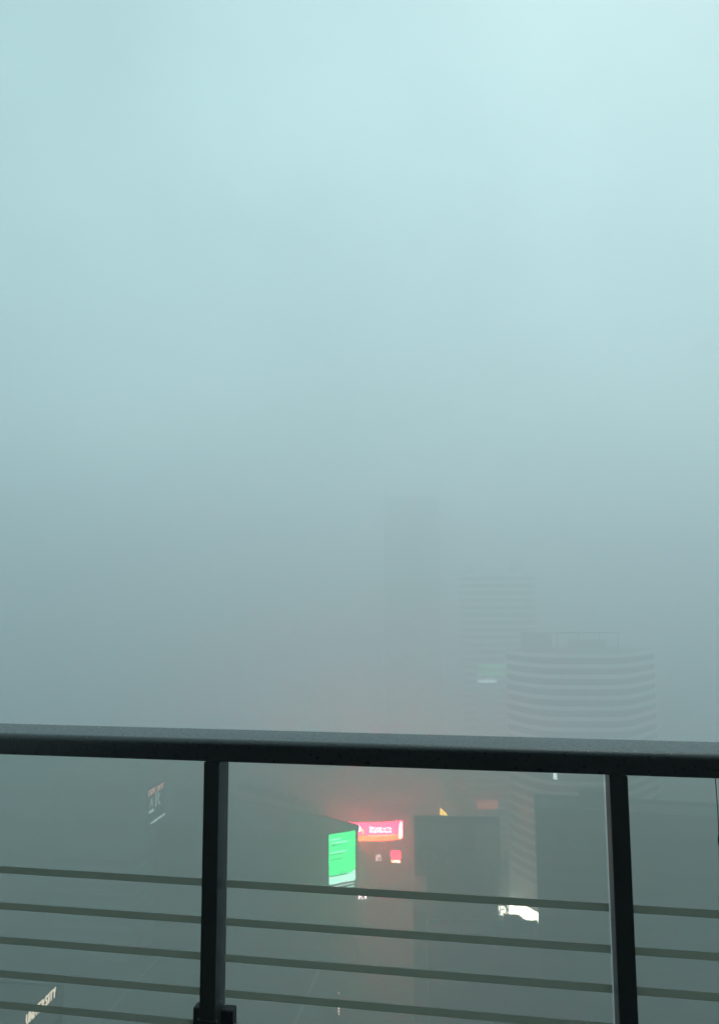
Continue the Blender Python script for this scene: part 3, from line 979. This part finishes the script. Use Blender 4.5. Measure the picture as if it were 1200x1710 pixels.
# ------------------------------------------------------------------ trees
def tree_meshes(seed, r, h):
    rnd = random.Random(seed)
    tr_ = MB()
    fork = Vector((0, 0, h * 0.42))
    tr_.bar((0, 0, 0), fork, 0.035 * h, 0.024 * h, 7)
    limbs = []
    for i in range(6):
        a = 2 * math.pi * i / 6 + rnd.uniform(-0.4, 0.4)
        e = Vector((math.cos(a) * r * rnd.uniform(0.4, 0.75), math.sin(a) * r * rnd.uniform(0.4, 0.75), h * rnd.uniform(0.6, 0.85)))
        tr_.bar(fork, e, 0.014 * h, 0.005 * h, 5)
        limbs.append(e)
    limbs.append(Vector((0, 0, h * 0.85)))
    tr_.bar(fork, limbs[-1], 0.016 * h, 0.006 * h, 5)
    lv = MB()
    for c in limbs:
        for _ in range(3):
            cc = c + Vector((rnd.gauss(0, r * 0.16), rnd.gauss(0, r * 0.16), rnd.gauss(0, h * 0.05)))
            cr_ = r * rnd.uniform(0.24, 0.42)
            for _ in range(70):
                d = Vector((rnd.gauss(0, 1), rnd.gauss(0, 1), rnd.gauss(0, 0.8)))
                d.normalize()
                p = cc + d * cr_ * rnd.uniform(0.55, 1.05)
                s = rnd.uniform(0.3, 0.55)
                u = Vector((rnd.gauss(0, 1), rnd.gauss(0, 1), rnd.gauss(0, 1))).normalized()
                w_ = u.orthogonal().normalized()
                k = len(lv.v)
                lv.v += [tuple(p + u * s), tuple(p + w_ * s * 0.5), tuple(p - u * s), tuple(p - w_ * s * 0.5)]
                lv.f.append((k, k + 1, k + 2, k + 3))
    t, c = tr_.mesh('trunk'), lv.mesh('crown')
    t.materials.append(M['bark'])
    c.materials.append(M['leaf'])
    return t, c


KINDS = [tree_meshes(s, r, h) for s, r, h in ((3, 3.4, 8.0), (5, 2.8, 7.0), (8, 3.9, 9.0))]


def tree(loc, kind, label, rz, scale, group):
    root = empty('roof_tree', loc, rz)
    root.scale = (scale,) * 3
    tag(root, label, 'tree', group)
    link_mesh('trunk', KINDS[kind][0], None, root)
    link_mesh('crown', KINDS[kind][1], None, root)


mall_trees = ((412, 336, 2, 'broad bushy tree on the shopping centre roof, nearest the railing post', 1.0),
              (438, 332, 0, 'second roof tree from the railing post, rounded crown', 1.0),
              (463, 328, 1, 'third roof tree from the railing post, slimmer crown', 1.0),
              (487, 323, 0, 'fourth roof tree from the railing post, round crown', 0.85),
              (508, 319, 2, 'wide low roof tree, second before the green screen end', 0.6),
              (528, 315, 1, 'smallest roof tree above the green screen end of the row', 0.6))
for px, d, kd, lb_, sc_ in mall_trees:
    p = at(px, 1380, d)
    tree((p.x, d, MALL_H + 0.2), kd, lb_, px * 0.7, sc_, 'trees on the shopping centre roof')
pz = top_z(870, 1533, 236) - 1.0
for x0, x1, ph in ((840, 866, 3.7), (866.2, 871, 3.1), (871.2, 876, 2.4), (876.2, 881, 1.7)):
    p0, p1 = at(x0, 1540, 231), at(x1, 1540, 231)
    MB().box(p0.x - pod.location.x, p1.x - pod.location.x, 3.0, 6.5, pz - 0.0, pz + ph).build('plant_room', M['dark_concrete'], pod)
for px, d, kd, lb_, sc_ in ((829, 229, 1, 'roof garden tree under the lattice mast', 0.4), (879, 229.5, 0, 'small roof garden tree at the bright corner of the lobby', 0.22),
                            (770, 229, 2, 'roof garden tree below the unlit billboard', 0.5)):
    p = at(px, 1545, d)
    tree((p.x, d, pz), kd, lb_, px * 0.3, sc_, 'trees in the roof garden')

# ------------------------------------------------------------------ street things
lp = ground_at(942, 1688, 8.2)
lamp = empty('street_lamp', (lp.x, lp.y, 0))
tag(lamp, 'single lit white street lamp on a slim pole below the dark block', 'street lamp')
MB().bar((0, 0, 0), (0, 0, 0.5), 0.16, 0.14, 10).bar((0, 0, 0.5), (0, 0, 8.0), 0.08, 0.05, 8).build('pole', M['steel'], lamp)
MB().bar((0, 0, 7.98), (0, 0, 8.1), 0.12, 0.3, 12).bar((0, 0, 8.55), (0, 0, 8.75), 0.32, 0.08, 12).build('housing', M['steel'], lamp)
MB().bar((0, 0, 8.101), (0, 0, 8.33), 0.26, 0.34, 12).bar((0, 0, 8.33), (0, 0, 8.549), 0.34, 0.28, 12).build('globe', E['lamp'], lamp)

pm = ground_at(565.5, 1692, 2.0)
mastl = empty('signal_mast', (pm.x, pm.y, 0))
tag(mastl, 'slim mast with small pinkish lights stacked one above another by the street', 'signal mast')
ztop = top_z(565.5, 1656, pm.y)
MB().bar((0, 0, 0), (0, 0, ztop + 0.5), 0.12, 0.07, 8).build('pole', M['dark_steel'], mastl)
for py in (1657, 1683, 1687.5, 1692):
    z = top_z(565.5, py, pm.y)
    hd = MB().box(-0.4, 0.4, -0.35, -0.13, z - 0.32, z + 0.32).build('lamp_head', M['dark_steel'], mastl)
    MB().bar((0, -0.36, z), (0, -0.5, z), 0.27, 0.23, 10).build('lens', E['small_lamp'], hd)


def car(px, py, label, paint, yaw):
    p = ground_at(px, py, 0.0)
    root = empty('car', (p.x, p.y, 0.012), yaw)
    tag(root, label, 'car', 'cars on the cross street')
    prof = [(-2.2, 0.35), (2.15, 0.35), (2.25, 0.62), (2.1, 0.82), (1.15, 0.95), (0.45, 1.42), (-1.05, 1.45), (-1.85, 1.0), (-2.25, 0.95)]
    MB().outline_xz(prof, -0.88, 0.88).build('body', M[paint], root, bevel=0.07)
    MB().outline_xz([(1.0, 0.98), (0.42, 1.36), (-1.0, 1.38), (-1.62, 1.02)], -0.892, 0.892).build('side_glass', M['car_glass'], root)
    wl_ = MB().bar((0, -0.09, 0), (0, 0.09, 0), 0.33, 0.33, 16).mesh('wheel')
    wl_.materials.append(M['rubber'])
    for x in (-1.4, 1.4):
        for y in (-0.84, 0.84):
            link_mesh('wheel', wl_, None, root, (x, y, 0.33))
    for y in (-0.62, 0.62):
        MB().box(-2.34, -2.24, y - 0.2, y + 0.2, 0.72, 0.9).build('tail_lamp', E['tail'], root)


car(812, 1676, 'dark car with lit tail lamps, the one nearer the street corner', 'car_paint', R(84))
car(853, 1681, 'pale car with lit tail lamps, the one nearer the street lamp', 'car_paint_silver', R(72))

# ------------------------------------------------------------------ the fog
hm = bpy.data.materials.new('fog')
hm.use_nodes = True
nt = hm.node_tree
nt.nodes.clear()
o_ = nt.nodes.new('ShaderNodeOutputMaterial')
pvn = nt.nodes.new('ShaderNodeVolumePrincipled')
pvn.inputs['Color'].default_value = HAZE_COLOR
pvn.inputs['Density'].default_value = HAZE_DENSITY
pvn.inputs['Anisotropy'].default_value = HAZE_G
nt.links.new(pvn.outputs['Volume'], o_.inputs['Volume'])
haze = MB().box(-1200, 1200, -1200, 1200, -1.8, 187.5).build('haze', hm)
tag(haze, kind='stuff')
